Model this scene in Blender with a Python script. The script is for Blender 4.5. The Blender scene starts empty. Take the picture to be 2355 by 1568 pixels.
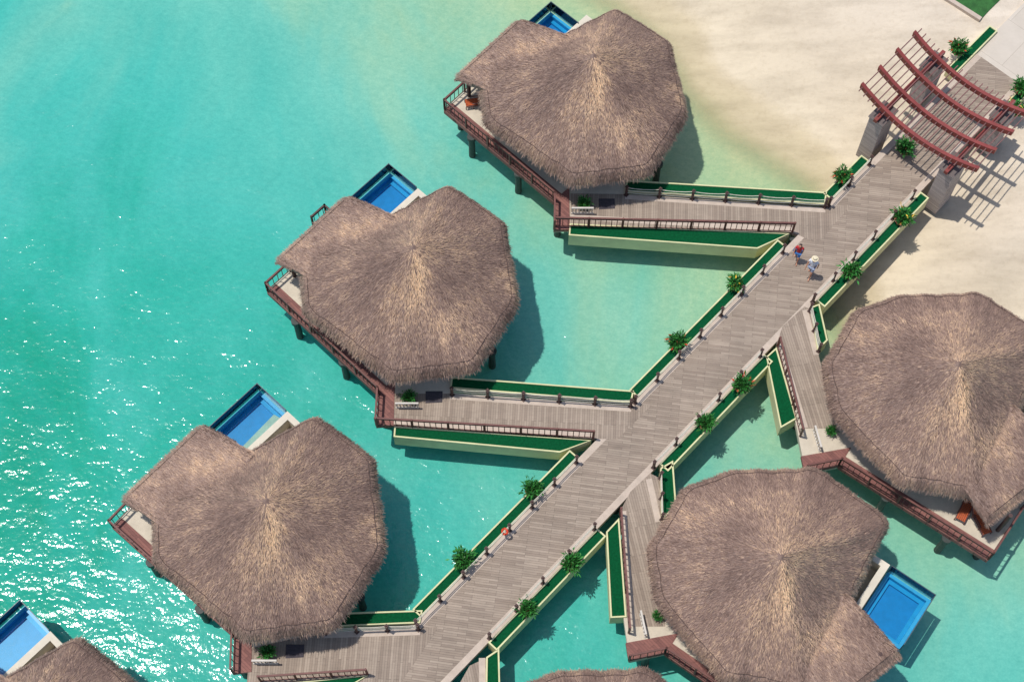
import bpy, math, random
import numpy as np
from mathutils import Vector, Matrix, noise
random.seed(7); rng=np.random.default_rng(7)
scene=bpy.context.scene
COL=scene.collection
# ------------------------------------------------------------------ camera
TILT=math.radians(25.0); FPX=3650.0; CAM=Vector((0,-34.2,75.5))
cd=bpy.data.cameras.new("camera"); cam=bpy.data.objects.new("camera",cd); COL.objects.link(cam)
cam.location=CAM; cam.rotation_euler=(TILT,0,0); cd.sensor_width=36; cd.lens=36*FPX/2355.0
cd.clip_start=1; cd.clip_end=6000; scene.camera=cam
def S(u,v,z=2.3):
    """survey point: plan position (metres) of a point measured at known height z"""
    a=(u-1177.5)/FPX; b=(784-v)/FPX
    ry=math.sin(TILT)+b*math.cos(TILT); rz=-math.cos(TILT)+b*math.sin(TILT)
    t=(CAM.z-z)/(-rz)
    return Vector((CAM.x+t*a, CAM.y+t*ry, z))
D=Vector((0.685,0.728,0)).normalized()      # walkway direction
N=Vector((D.y,-D.x,0))                      # to the shore-side of the walkway
E0=Vector((5.92,-3.57,0)); WW=3.14
def W(s,t,z=2.3):
    p=E0+D*s+N*t; return Vector((p.x,p.y,z))
def s_of(u,v,z=2.3): return (S(u,v,z)-E0).dot(D)
# ------------------------------------------------------------------ materials
def newmat(name):
    m=bpy.data.materials.new(name); m.use_nodes=True
    nt=m.node_tree; b=nt.nodes["Principled BSDF"]; return m,nt,b
def L(nt,a,b): nt.links.new(a,b)
def coords(nt,kind='Object',scale=(1,1,1),rot=(0,0,0)):
    tc=nt.nodes.new('ShaderNodeTexCoord'); mp=nt.nodes.new('ShaderNodeMapping')
    mp.inputs['Scale'].default_value=scale; mp.inputs['Rotation'].default_value=rot
    L(nt,tc.outputs[kind],mp.inputs['Vector']); return mp.outputs['Vector']
def noise_n(nt,vec,scale,detail=4,rough=0.6,dist=0.0):
    n=nt.nodes.new('ShaderNodeTexNoise'); n.inputs['Scale'].default_value=scale
    n.inputs['Detail'].default_value=detail; n.inputs['Roughness'].default_value=rough; n.inputs['Distortion'].default_value=dist
    L(nt,vec,n.inputs['Vector']); return n.outputs['Fac']
def ramp(nt,fac,stops):
    r=nt.nodes.new('ShaderNodeValToRGB'); cr=r.color_ramp
    while len(cr.elements)<len(stops): cr.elements.new(0.5)
    for e,(p,c) in zip(cr.elements,stops):
        e.position=p; e.color=(c[0],c[1],c[2],1)
    L(nt,fac,r.inputs['Fac']); return r.outputs['Color']
def mixc(nt,mode,fac,a,b):
    m=nt.nodes.new('ShaderNodeMix'); m.data_type='RGBA'; m.blend_type=mode
    for sock,val in ((m.inputs[0],fac),(m.inputs[6],a),(m.inputs[7],b)):
        if hasattr(val,'links'): L(nt,val,sock)
        elif isinstance(val,(int,float)): sock.default_value=val
        else: sock.default_value=(val[0],val[1],val[2],1)
    return m.outputs[2]
def math_n(nt,op,a,b=0.0,clamp=False):
    m=nt.nodes.new('ShaderNodeMath'); m.operation=op; m.use_clamp=clamp
    for sock,val in ((m.inputs[0],a),(m.inputs[1],b)):
        if hasattr(val,'links'): L(nt,val,sock)
        else: sock.default_value=val
    return m.outputs[0]
def bump_n(nt,h,strength,dist,b):
    bn=nt.nodes.new('ShaderNodeBump'); bn.inputs['Strength'].default_value=strength; bn.inputs['Distance'].default_value=dist
    L(nt,h,bn.inputs['Height']); L(nt,bn.outputs['Normal'],b.inputs['Normal'])
def lin(r,g,b):
    f=lambda c:(c/255/12.92) if c/255<=0.04045 else ((c/255+0.055)/1.055)**2.4
    return (f(r),f(g),f(b))
def sc(c,k): return tuple(min(1,x*k) for x in c)
def simple(name,col,rough=0.7,ns=3.0,var=0.25,bump=0.0,metal=0,fine=0.0):
    m,nt,b=newmat(name); v=coords(nt)
    n=noise_n(nt,v,ns); c=ramp(nt,n,[(0.25,sc(col,1-var)),(0.75,sc(col,1+var))])
    if fine: 
        n2=noise_n(nt,v,ns*14,3); c=mixc(nt,'MULTIPLY',fine,c,ramp(nt,n2,[(0.3,(0.5,0.5,0.5)),(0.7,(1,1,1))]))
    L(nt,c,b.inputs['Base Color']); b.inputs['Roughness'].default_value=rough; b.inputs['Metallic'].default_value=metal
    if bump: bump_n(nt,noise_n(nt,v,ns*8),bump,0.02,b)
    return m
def planks(name,c1,c2,rot,w=1.5,h=0.14):
    m,nt,b=newmat(name); v=coords(nt,rot=(0,0,rot))
    br=nt.nodes.new('ShaderNodeTexBrick'); L(nt,v,br.inputs['Vector'])
    br.inputs['Scale'].default_value=1; br.inputs['Brick Width'].default_value=w; br.inputs['Row Height'].default_value=h
    br.inputs['Mortar Size'].default_value=0.006; br.inputs['Mortar Smooth'].default_value=0.2; br.offset=0.37; br.offset_frequency=3
    br.inputs['Color1'].default_value=(*c1,1); br.inputs['Color2'].default_value=(*c2,1)
    br.inputs['Mortar'].default_value=(*sc(c1,0.36),1); br.inputs['Bias'].default_value=0.0
    g=noise_n(nt,coords(nt,scale=(1.2,22,1),rot=(0,0,rot)),1.5,4)
    c=mixc(nt,'MULTIPLY',0.5,br.outputs['Color'],ramp(nt,g,[(0.25,(0.66,0.64,0.63)),(0.7,(1.15,1.12,1.1))]))
    g2=noise_n(nt,v,0.5,5,0.7)
    c=mixc(nt,'MULTIPLY',0.8,c,ramp(nt,g2,[(0.3,(0.78,0.77,0.75)),(0.7,(1.1,1.08,1.06))]))
    L(nt,c,b.inputs['Base Color']); b.inputs['Roughness'].default_value=0.75
    bump_n(nt,br.outputs['Fac'],0.4,-0.01,b); return m
G1=lin(172,156,139); G2=lin(146,130,115)
M_walk=planks("weathered_boards_diagonal",G1,G2,math.radians(8),w=1.1,h=0.115)
M_branch=planks("weathered_boards_across",G1,G2,math.radians(93),w=2.2,h=0.12)
M_branchR=planks("weathered_boards_along",G1,G2,math.radians(78),w=2.2,h=0.12)
M_red=planks("red_stained_boards",lin(150,100,90),lin(124,80,74),math.radians(47),w=0.9,h=0.13)
M_rail=simple("dark_red_timber",lin(108,64,56),0.6,4,0.3)
M_pergola=simple("red_brown_painted_timber",lin(136,62,56),0.5,2,0.25)
M_slat=simple("brown_slat_timber",lin(122,82,78),0.6,3,0.25)
M_post=simple("dark_brown_timber",lin(78,54,48),0.6,5,0.3)
M_stone=simple("pale_stone_border",lin(198,180,162),0.8,2.5,0.14,0.2,fine=0.3)
M_cream=simple("pale_yellow_render",lin(216,212,162),0.8,1.3,0.12,0.1,fine=0.15)
M_wallc=simple("cream_wall_render",lin(218,208,188),0.8,1.5,0.12,0.1,fine=0.15)
M_terr=simple("light_terrace_tiles",lin(205,192,170),0.7,2,0.12,fine=0.25)
M_turf=simple("artificial_turf",lin(8,82,46),0.95,9,0.3,0.5,fine=0.4)
M_turf.node_tree.nodes["Principled BSDF"].inputs['Specular IOR Level'].default_value=0.1
M_pile=simple("wet_dark_pile",lin(52,58,54),0.6,3,0.4)
M_rope=simple("natural_rope",lin(205,198,180),0.8,8,0.2)
M_dark=simple("dark_thatch_binding",lin(92,74,66),0.9,6,0.3)
M_mat=simple("charcoal_door_mat",lin(70,64,68),0.95,9,0.3)
M_glassdark=simple("dark_window_glass",lin(28,36,40),0.15,1,0.3)
M_pot=simple("terracotta_bowl",lin(150,92,66),0.7,6,0.25)
M_grass=simple("lawn_grass",lin(52,104,48),0.95,3,0.4,0.6,fine=0.6)
M_white=simple("white_painted_wood",lin(206,198,186),0.6,3,0.1)
M_skin=simple("skin",lin(188,136,108),0.6,3,0.08)
M_hair=simple("dark_hair",lin(50,34,28),0.6,8,0.3)
M_redc=simple("red_cotton",lin(188,48,52),0.85,8,0.2)
M_bluec=simple("blue_denim",lin(60,110,170),0.85,8,0.2)
M_whitec=simple("white_cotton",lin(228,228,232),0.85,8,0.08)
M_greyc=simple("grey_shorts_cloth",lin(150,160,180),0.85,8,0.1)
M_straw=simple("straw_hat",lin(222,208,176),0.85,10,0.15)
M_orange=simple("orange_cushion_cloth",lin(195,92,46),0.8,5,0.2)
M_ring=simple("orange_red_plastic",lin(215,70,40),0.4,4,0.15)
M_tile=simple("blue_pool_tile",lin(20,134,192),0.35,3,0.12,fine=0.25)
M_tile2=simple("light_blue_tile",lin(38,156,204),0.35,3,0.12,fine=0.25)
M_frame=simple("grey_metal_frame",lin(70,84,90),0.4,3,0.15)
M_pave,nt,b=newmat("light_paving_slabs")
br=nt.nodes.new('ShaderNodeTexBrick'); L(nt,coords(nt,rot=(0,0,math.radians(43))),br.inputs['Vector'])
br.inputs['Scale'].default_value=1; br.inputs['Brick Width'].default_value=2.8; br.inputs['Row Height'].default_value=2.8; br.inputs['Mortar Size'].default_value=0.012
br.inputs['Color1'].default_value=(*lin(208,196,180),1); br.inputs['Color2'].default_value=(*lin(202,190,174),1); br.inputs['Mortar'].default_value=(*lin(176,164,148),1)
L(nt,mixc(nt,'MULTIPLY',0.6,br.outputs['Color'],ramp(nt,noise_n(nt,coords(nt),2,6),[(0.3,(0.85,0.85,0.84)),(0.7,(1,1,1))])),b.inputs['Base Color']); b.inputs['Roughness'].default_value=0.85
M_pillar,nt,b=newmat("stacked_grey_stone")
tc=nt.nodes.new('ShaderNodeTexCoord')
sx=nt.nodes.new('ShaderNodeSeparateXYZ'); L(nt,tc.outputs['Object'],sx.inputs[0])
cx=nt.nodes.new('ShaderNodeCombineXYZ'); L(nt,math_n(nt,'ADD',sx.outputs[0],sx.outputs[1]),cx.inputs[0]); L(nt,sx.outputs[2],cx.inputs[1])
br=nt.nodes.new('ShaderNodeTexBrick'); L(nt,cx.outputs[0],br.inputs['Vector'])
br.inputs['Scale'].default_value=1; br.inputs['Brick Width'].default_value=0.4; br.inputs['Row Height'].default_value=0.1; br.inputs['Mortar Size'].default_value=0.008
br.inputs['Color1'].default_value=(*lin(196,182,174),1); br.inputs['Color2'].default_value=(*lin(166,152,146),1); br.inputs['Mortar'].default_value=(*lin(106,96,92),1)
L(nt,br.outputs['Color'],b.inputs['Base Color']); b.inputs['Roughness'].default_value=0.85; bump_n(nt,br.outputs['Fac'],0.6,-0.02,b)
def thatch(name,attr):
    m,nt,b=newmat(name)
    if attr:
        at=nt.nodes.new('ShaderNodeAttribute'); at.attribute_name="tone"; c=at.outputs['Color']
    else:
        c=ramp(nt,noise_n(nt,coords(nt),6),[(0.3,lin(114,92,81)),(0.7,lin(138,113,100))])
    L(nt,c,b.inputs['Base Color']); b.inputs['Roughness'].default_value=0.5
    b.inputs['Specular IOR Level'].default_value=0.4
    return m
M_thatch=thatch("dry_palm_thatch",True); M_thatchb=thatch("dry_palm_thatch_under",False)
M_leaf,nt,b=newmat("glossy_leaves"); at=nt.nodes.new('ShaderNodeAttribute'); at.attribute_name="tone"
L(nt,at.outputs['Color'],b.inputs['Base Color']); b.inputs['Roughness'].default_value=0.5
def thin(name,tint,gl=0.12,rough=0.03):
    m,nt,b=newmat(name); nt.nodes.remove(b); out=nt.nodes['Material Output']
    tr=nt.nodes.new('ShaderNodeBsdfTransparent'); tr.inputs[0].default_value=(*tint,1)
    g=nt.nodes.new('ShaderNodeBsdfGlossy'); g.inputs['Roughness'].default_value=rough
    fr=nt.nodes.new('ShaderNodeFresnel'); fr.inputs[0].default_value=1.33
    mx=nt.nodes.new('ShaderNodeMixShader'); L(nt,math_n(nt,'ADD',fr.outputs[0],gl),mx.inputs[0])
    L(nt,tr.outputs[0],mx.inputs[1]); L(nt,g.outputs[0],mx.inputs[2]); L(nt,mx.outputs[0],out.inputs[0])
    return m
M_glass=thin("clear_glass",(0.74,0.88,0.88),0.05); M_poolw=thin("pool_water",(0.66,0.91,0.96),0.0,0.02)
# sand
M_sand,nt,b=newmat("beach_sand"); v=coords(nt)
at=nt.nodes.new('ShaderNodeAttribute'); at.attribute_name="shore"
wob=math_n(nt,'MULTIPLY',math_n(nt,'SUBTRACT',noise_n(nt,v,0.35,5,0.6),0.5),2.4)
dd=math_n(nt,'ADD',at.outputs['Fac'],wob)
mr=nt.nodes.new('ShaderNodeMapRange'); mr.inputs[1].default_value=2; mr.inputs[2].default_value=-14; L(nt,dd,mr.inputs[0])
base=ramp(nt,mr.outputs[0],[(0.0,lin(182,178,140)),(0.12,lin(198,184,150)),(0.20,lin(206,190,158)),(0.26,lin(219,204,177)),(0.5,lin(209,194,170)),(1.0,lin(220,206,187))])
big=ramp(nt,noise_n(nt,coords(nt,scale=(0.22,0.9,1),rot=(0,0,math.radians(48))),1.0,7,0.65),[(0.3,(0.76,0.74,0.71)),(0.6,(1.03,1.02,1.0))])
c=mixc(nt,'MULTIPLY',0.85,base,big)
fp=ramp(nt,noise_n(nt,v,3.2,6,0.7),[(0.34,(0.85,0.83,0.80)),(0.5,(1.0,1.0,1.0))])
c=mixc(nt,'MULTIPLY',0.5,c,fp)
L(nt,c,b.inputs['Base Color']); b.inputs['Roughness'].default_value=0.95
bump_n(nt,noise_n(nt,v,4.5,6,0.7),0.45,0.08,b)
# sea: light scattered back by clear shallow water over pale sand, under a rippled surface
M_sea,nt,b=newmat("clear_turquoise_sea"); v=coords(nt); out=nt.nodes['Material Output']; nt.nodes.remove(b)
at=nt.nodes.new('ShaderNodeAttribute'); at.attribute_name="shore"
wob=math_n(nt,'MULTIPLY',math_n(nt,'SUBTRACT',noise_n(nt,coords(nt,scale=(1,0.45,1),rot=(0,0,-0.15)),0.10,5,0.62,0.8),0.5),70.0)
wob2=math_n(nt,'MULTIPLY',wob,math_n(nt,'MULTIPLY',at.outputs['Fac'],0.032,True))
dd=math_n(nt,'ADD',at.outputs['Fac'],wob2)
mr=nt.nodes.new('ShaderNodeMapRange'); mr.inputs[1].default_value=0; mr.inputs[2].default_value=50; L(nt,dd,mr.inputs[0])
k=0.99
base=ramp(nt,mr.outputs[0],[(0.0,sc(lin(186,188,140),k)),(0.07,sc(lin(164,190,145),k)),(0.17,sc(lin(138,190,158),k)),(0.30,sc(lin(108,187,166),k)),(0.55,sc(lin(74,180,163),k)),(0.8,sc(lin(46,168,145),k)),(1.0,sc(lin(30,156,126),k))])
pat=ramp(nt,noise_n(nt,coords(nt,scale=(1,0.7,1),rot=(0,0,0.4)),0.22,6,0.65),[(0.3,(0.80,0.91,0.92)),(0.65,(1.12,1.03,1.03))])
c=mixc(nt,'MULTIPLY',0.9,base,pat)
fn=ramp(nt,noise_n(nt,coords(nt,scale=(1,1.5,1),rot=(0,0,0.5)),2.4,6,0.72),[(0.3,(0.78,0.87,0.89)),(0.7,(1.15,1.08,1.08))])
c=mixc(nt,'MULTIPLY',0.85,c,fn)
fn2=ramp(nt,noise_n(nt,v,9,3,0.7),[(0.3,(0.87,0.93,0.94)),(0.7,(1.10,1.05,1.05))])
c=mixc(nt,'MULTIPLY',0.9,c,fn2)
df=nt.nodes.new('ShaderNodeBsdfDiffuse'); L(nt,c,df.inputs[0])
gl=nt.nodes.new('ShaderNodeBsdfGlossy'); gl.inputs['Roughness'].default_value=0.12; gl.inputs[0].default_value=(1,1,1,1)
h1=noise_n(nt,coords(nt,scale=(1,1.4,1),rot=(0,0,0.5)),1.0,2,0.5)
h2=noise_n(nt,v,4.6,2,0.5); h3_=noise_n(nt,v,0.35,1,0.5)
hh=math_n(nt,'ADD',math_n(nt,'ADD',math_n(nt,'MULTIPLY',h1,0.076),math_n(nt,'MULTIPLY',h2,0.024)),math_n(nt,'MULTIPLY',h3_,0.10))
bump_n(nt,hh,1.0,1.0,gl); bump_n(nt,hh,0.45,1.0,df)
fr=nt.nodes.new('ShaderNodeFresnel'); fr.inputs[0].default_value=1.33
ms=nt.nodes.new('ShaderNodeMixShader'); L(nt,fr.outputs[0],ms.inputs[0]); L(nt,df.outputs[0],ms.inputs[1]); L(nt,gl.outputs[0],ms.inputs[2])
tr=nt.nodes.new('ShaderNodeBsdfTransparent'); mx=nt.nodes.new('ShaderNodeMixShader')
mr2=nt.nodes.new('ShaderNodeMapRange'); mr2.interpolation_type='SMOOTHSTEP'; mr2.inputs[1].default_value=-0.3; mr2.inputs[2].default_value=2.4; L(nt,at.outputs['Fac'],mr2.inputs[0])
L(nt,mr2.outputs[0],mx.inputs[0]); L(nt,tr.outputs[0],mx.inputs[1]); L(nt,ms.outputs[0],mx.inputs[2]); L(nt,mx.outputs[0],out.inputs[0])
# ------------------------------------------------------------------ mesh builder
class MB:
    def __init__(s): s.v=[]; s.f=[]; s.m=[]
    def add(s,vs,fs,mi=0):
        o=len(s.v); s.v+= [tuple(p) for p in vs]; s.f+=[tuple(i+o for i in f) for f in fs]; s.m+=[mi]*len(fs)
    def prism(s,poly,z0,z1,mi=0,mt=None):
        n=len(poly); a=sum(poly[i][0]*poly[(i+1)%n][1]-poly[(i+1)%n][0]*poly[i][1] for i in range(n))
        if a<0: poly=list(reversed(poly))
        vs=[(p[0],p[1],z0) for p in poly]+[(p[0],p[1],z1) for p in poly]
        s.add(vs,[tuple(range(n-1,-1,-1))]+[(i,(i+1)%n,n+(i+1)%n,n+i) for i in range(n)],mi)
        s.add([(p[0],p[1],z1) for p in poly],[tuple(range(n))],mi if mt is None else mt)
    def beam(s,p0,p1,w,h,mi=0,up=Vector((0,0,1))):
        p0=Vector(p0); p1=Vector(p1); d=(p1-p0).normalized()
        if abs(d.dot(up))>0.99: up=Vector((D.x,D.y,0))
        r=d.cross(up).normalized()*w/2; u=r.cross(d).normalized()*h/2
        vs=[p0-r-u,p0+r-u,p0+r+u,p0-r+u,p1-r-u,p1+r-u,p1+r+u,p1-r+u]
        s.add(vs,[(0,1,2,3),(7,6,5,4),(0,4,5,1),(1,5,6,2),(2,6,7,3),(3,7,4,0)],mi)
    def tube(s,pts,r,n=8,mi=0,cap=True):
        pts=[Vector(p) for p in pts]; rs=r if isinstance(r,(list,tuple)) else [r]*len(pts); vs=[]
        for i,p in enumerate(pts):
            d=(pts[min(i+1,len(pts)-1)]-pts[max(i-1,0)]).normalized()
            a=Vector((0,0,1)) if abs(d.z)<0.9 else Vector((1,0,0))
            x=d.cross(a).normalized(); y=x.cross(d)
            vs+=[p+(x*math.cos(2*math.pi*j/n)+y*math.sin(2*math.pi*j/n))*rs[i] for j in range(n)]
        fs=[(i*n+j,i*n+(j+1)%n,(i+1)*n+(j+1)%n,(i+1)*n+j) for i in range(len(pts)-1) for j in range(n)]
        if cap: fs+=[tuple(range(n)),tuple(range((len(pts)-1)*n+n-1,(len(pts)-1)*n-1,-1))]
        s.add(vs,fs,mi)
    def ring(s,outer,inner,z0,z1,mi=0):
        n=len(outer); vs=[(p[0],p[1],z) for z in (z0,z1) for p in outer]+[(p[0],p[1],z) for z in (z0,z1) for p in inner]
        fs=[]
        for i in range(n):
            j=(i+1)%n
            fs+=[(i,j,n+j,n+i),(n+i,n+j,3*n+j,3*n+i),(3*n+i,3*n+j,2*n+j,2*n+i),(i,2*n+i,2*n+j,j)]
        s.add(vs,fs,mi)
def recalc(me):
    import bmesh
    bm=bmesh.new(); bm.from_mesh(me); bmesh.ops.recalc_face_normals(bm,faces=bm.faces); bm.to_mesh(me); bm.free()
def mkobj(name,mb,mats,parent=None,origin=None,smooth=False,xf=None,fixn=True):
    vs=mb.v
    if xf: vs=[xf(p) for p in vs]
    if origin is not None: vs=[(p[0]-origin[0],p[1]-origin[1],p[2]-origin[2]) for p in vs]
    me=bpy.data.meshes.new(name); me.from_pydata(vs,[],mb.f); 
    for m in mats: me.materials.append(m)
    me.polygons.foreach_set('material_index',mb.m); 
    if fixn: recalc(me)
    if smooth: me.polygons.foreach_set('use_smooth',[True]*len(me.polygons))
    me.update()
    o=bpy.data.objects.new(name,me); COL.objects.link(o)
    if parent is not None: o.parent=parent
    elif origin is not None: o.location=origin
    return o
def top(o,label,cat,group=None,kind=None):
    if label: o["label"]=label
    if cat: o["category"]=cat
    if group: o["group"]=group
    if kind: o["kind"]=kind
    return o
def empty(name,loc):
    e=bpy.data.objects.new(name,None); e.location=loc; e.empty_display_size=0.3; COL.objects.link(e); return e
def clone(o,loc=None,rz=None,parent=None,scale=None,skip=(),adj={}):
    c=o.copy(); COL.objects.link(c)
    if parent is not None: c.parent=parent
    if loc is not None: c.location=loc
    if rz is not None: c.rotation_euler=(0,0,rz)
    if scale is not None: c.scale=(scale,)*3
    for ch in list(o.children):
        nm=ch.name.split('.')[0]
        if nm in skip: continue
        q=clone(ch,parent=c)
        if nm in adj:
            sh_,rt=adj[nm]; q.location=q.location+Vector(sh_); q.rotation_euler=(0,0,math.radians(rt))
    return c
# ------------------------------------------------------------------ terrain and sea
shore_px=[(300,-700),(900,-330),(1250,-120),(1435,-10),(1550,90),(1603,190),(1700,283),(1800,348),(1895,410),(1965,560),(1950,690),(2010,790),(2200,860),(2500,930),(3200,1100)]
sh=[S(u,v,0).to_2d() for u,v in shore_px]
sh=[sh[0]+(sh[0]-sh[1]).normalized()*1500]+sh+[sh[-1]+Vector((1,-0.15)).normalized()*1500]
land=sh+[Vector((3000,3000)),Vector((-1500,3000))]
def sdist(X,Y):
    d=np.full(X.shape,1e9)
    for a,b in zip(sh[:-1],sh[1:]):
        ax,ay=a; bx,by=b; ux,uy=bx-ax,by-ay; q=((X-ax)*ux+(Y-ay)*uy)/(ux*ux+uy*uy); q=np.clip(q,0,1)
        d=np.minimum(d,np.hypot(X-ax-q*ux,Y-ay-q*uy))
    ins=np.zeros(X.shape,bool); n=len(land)
    for i in range(n):
        ax,ay=land[i]; bx,by=land[(i+1)%n]
        if ay==by: continue
        c=((ay>Y)!=(by>Y))&(X<(bx-ax)*(Y-ay)/(by-ay)+ax); ins^=c
    return np.where(ins,-d,d)
def grid(name,zf,mat,z_noise=0):
    t=np.linspace(-1,1,261); g=52*t+1450*np.sign(t)*np.abs(t)**15
    X,Y=np.meshgrid(g,g+3,indexing='ij'); n=len(g); sd=sdist(X,Y)
    Z=zf(sd)
    if z_noise:
        for i in range(n):
            for j in range(n):
                if abs(X[i,j])<60 and sd[i,j]<4: Z[i,j]+=z_noise*noise.noise((X[i,j]*0.5,Y[i,j]*0.5,0))*min(1,max(0,-sd[i,j]/3))
    vs=np.stack([X,Y,Z],-1).reshape(-1,3)
    idx=np.arange(n*n).reshape(n,n); fs=np.stack([idx[:-1,:-1],idx[1:,:-1],idx[1:,1:],idx[:-1,1:]],-1).reshape(-1,4)
    me=bpy.data.meshes.new(name); me.from_pydata(vs.tolist(),[],fs.tolist()); me.materials.append(mat)
    a=me.attributes.new("shore",'FLOAT','POINT'); a.data.foreach_set('value',sd.reshape(-1).astype(np.float32))
    me.polygons.foreach_set('use_smooth',[True]*len(me.polygons)); o=bpy.data.objects.new(name,me); COL.objects.link(o)
    o["kind"]="structure"; return o
def landz(sd):
    x=np.clip(-sd/15,0,1); return np.where(sd<0,2.12*(x*x*(3-2*x))*1.0+0.0+np.clip(-sd,0,1)*0.06,-np.clip(sd*0.12,0,1.6)-0.02)
o=grid("sand",landz,M_sand,0.10); top(o,"pale sand beach sloping under shallow sea","beach",kind="structure")
o=grid("water",lambda sd:np.zeros(sd.shape),M_sea); top(o,"clear turquoise sea with sun glints","sea",kind="structure")
# ------------------------------------------------------------------ main walkway
mb=MB()
def strip(s0,s1,t0,t1,z0,z1,mi=0,m=mb): m.prism([W(s0,t0),W(s1,t0),W(s1,t1),W(s0,t1)],z0,z1,mi)
BW=0.36
strip(-30,29,BW,WW-BW,1.98,2.300,0)
strip(-30,29,0.02,BW,1.98,2.297,1); strip(-30,29,WW-BW,WW-0.02,1.98,2.297,1)
for s in range(-28,20,4):
    for t in (0.4,WW-0.4):
        p=W(s,t); mb.tube([(p.x,p.y,-1.6),(p.x,p.y,1.99)],0.17,10,2)
o=mkobj("walkway",mb,[M_walk,M_stone,M_pile]); top(o,"grey weathered board walkway with pale stone edges over water","walkway",kind="structure")
mb=MB(); mb.prism([W(29.02,-0.1),W(60,-0.1),W(60,WW+20),W(29.02,WW+20)],1.6,2.235)
o=mkobj("paving",mb,[M_pave]); top(o,"light stone slab paving behind beach","paving",kind="structure")
mb=MB(); a=S(2188,-2,2.2);b_=S(2258,42,2.2)
mb.prism([a,b_,b_+D*14,a+D*14+(-N)*1],1.6,2.22)
o=mkobj("grass",mb,[M_grass]); top(o,"small lawn patch beside paving","grass",kind="structure")
mb=MB(); dn=(b_-a).normalized(); pn=Vector((-dn.y,dn.x,0))
mb.prism([a-dn*8,b_,b_-pn*0.25,a-dn*8-pn*0.25],1.7,2.28)
o=mkobj("kerb",mb,[M_stone]); top(o,"low pale stone kerb edging the lawn","kerb",kind="structure")
# ------------------------------------------------------------------ planters
def inset(poly,d):
    n=len(poly); P=[Vector((p[0],p[1])) for p in poly]
    a=sum(P[i].x*P[(i+1)%n].y-P[(i+1)%n].x*P[i].y for i in range(n))
    if a<0: P.reverse()
    out=[]
    for i in range(n):
        p0,p1,p2=P[i-1],P[i],P[(i+1)%n]; e1=(p1-p0).normalized(); e2=(p2-p1).normalized()
        n1=Vector((-e1.y,e1.x)); n2=Vector((-e2.y,e2.x)); k=1+n1.dot(n2); out.append(p1+(n1+n2)*(d/max(k,0.3)))
    return P,out
def planter(poly,z0=1.35,z1=2.40,lab="pale yellow planter trough filled with artificial turf"):
    P,I=inset(poly,0.075); org=sum(P,Vector((0,0)))/len(P); org=Vector((org.x,org.y,z0))
    e=empty("planter",org)
    mb=MB(); mb.ring(P,I,z0,z1); mb.prism(I,z0+0.01,z0+0.15); mkobj("planter_wall",mb,[M_cream],parent=e,origin=org)
    P2,I2=inset(poly,0.077); mb=MB(); mb.prism(I2,z0+0.16,z1-0.06); mkobj("turf",mb,[M_turf],parent=e,origin=org)
    top(e,lab,"planter","turf planters along the walkways"); return e
PWd=0.56
def mainplanter(p0,p1,side):
    s0,s1=s_of(*p0),s_of(*p1)
    if side=='L': planter([W(s0,-0.0),W(s1,0.0),W(s1,-PWd),W(s0,-PWd)],lab="long pale yellow planter trough with turf beside walkway")
    else: planter([W(s0,WW),W(s1,WW),W(s1,WW+PWd),W(s0,WW+PWd)],lab="long pale yellow planter trough with turf beside walkway")
for a_,b2 in [((966,1418),(1322,1046)),((1455,905),(1797,560)),((1893,447),(1985,362))]: mainplanter(a_,b2,'L')
planter([W(27.0,0),W(31,0),W(31,-PWd),W(27.0,-PWd)],z0=1.7)
for a_,b2 in [((1143,1497),(1392,1232)),((1522,1073),(1764,822)),((1882,697),(2122,447))]: mainplanter(a_,b2,'R')
planter([W(27.6,WW),W(29.4,WW),W(29.4,WW+PWd),W(27.6,WW+PWd)],z0=1.7)
def pp(l,z=2.3): return [S(u,v,z) for u,v in l]
for l in [ [(1310,514),(1308,541),(1742,572),(1816,537)], [(907,979),(905,1004),(1288,1040),(1360,1012)], [(600,1575),(600,1600),(800,1580),(846,1552)],
           [(1440,440),(1440,414),(1902,442),(1898,470)], [(1035,892),(1038,866),(1458,898),(1452,926)], [(745,1440),(790,1408),(972,1402),(966,1432)],
           [(1394,1222),(1424,1190),(1441,1418),(1404,1420)], [(1518,1076),(1548,1058),(1556,1165),(1521,1196)],
           [(1762,820),(1786,798),(1833,962),(1795,984)], [(1864,706),(1885,698),(1904,782),(1880,806)], [(1118,1510),(1148,1490),(1152,1640),(1116,1640)] ]:
    planter(pp(l,2.4))
# ------------------------------------------------------------------ branches
def branch(poly,mat,border=None):
    P=pp(poly); mb=MB(); mb.prism(P,2.0,2.306)
    c=sum(P,Vector((0,0,0)))/len(P)
    for p in P:
        q=p.lerp(c,0.25); mb.tube([(q.x,q.y,-1.4),(q.x,q.y,2.01)],0.16,10,2)
    for (p0,p1) in (border or []):
        a=S(*p0);b3=S(*p1); d=(b3-a).normalized(); pr=Vector((-d.y,d.x,0)); 
        if (c-a).dot(pr)<0: pr=-pr
        mb.prism([a,b3,b3+pr*0.3,a+pr*0.3],2.02,2.311,1)
    o=mkobj("path",mb,[mat,M_stone,M_pile]); top(o,"grey board side path leading to a thatched bungalow","path",kind="structure")
branch([(1312,522),(1312,445),(1438,447),(1898,478),(1960,470),(1880,560),(1822,534)],M_branch,[((1438,447),(1898,478)),((1822,534),(1312,505))])
branch([(905,975),(905,905),(1036,905),(1452,934),(1500,930),(1420,1010),(1362,1008)],M_branch,[((1036,905),(1452,934)),((1362,1008),(905,975))])
branch([(565,1600),(575,1490),(745,1452),(966,1445),(1010,1440),(900,1600)],M_branch,[((745,1452),(966,1445))])
branch([(1426,1175),(1450,1130),(1495,1088),(1519,1100),(1521,1198),(1530,1440),(1447,1440)],M_branchR,[((1499,1100),(1521,1198)),((1447,1440),(1426,1175))])
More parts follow.
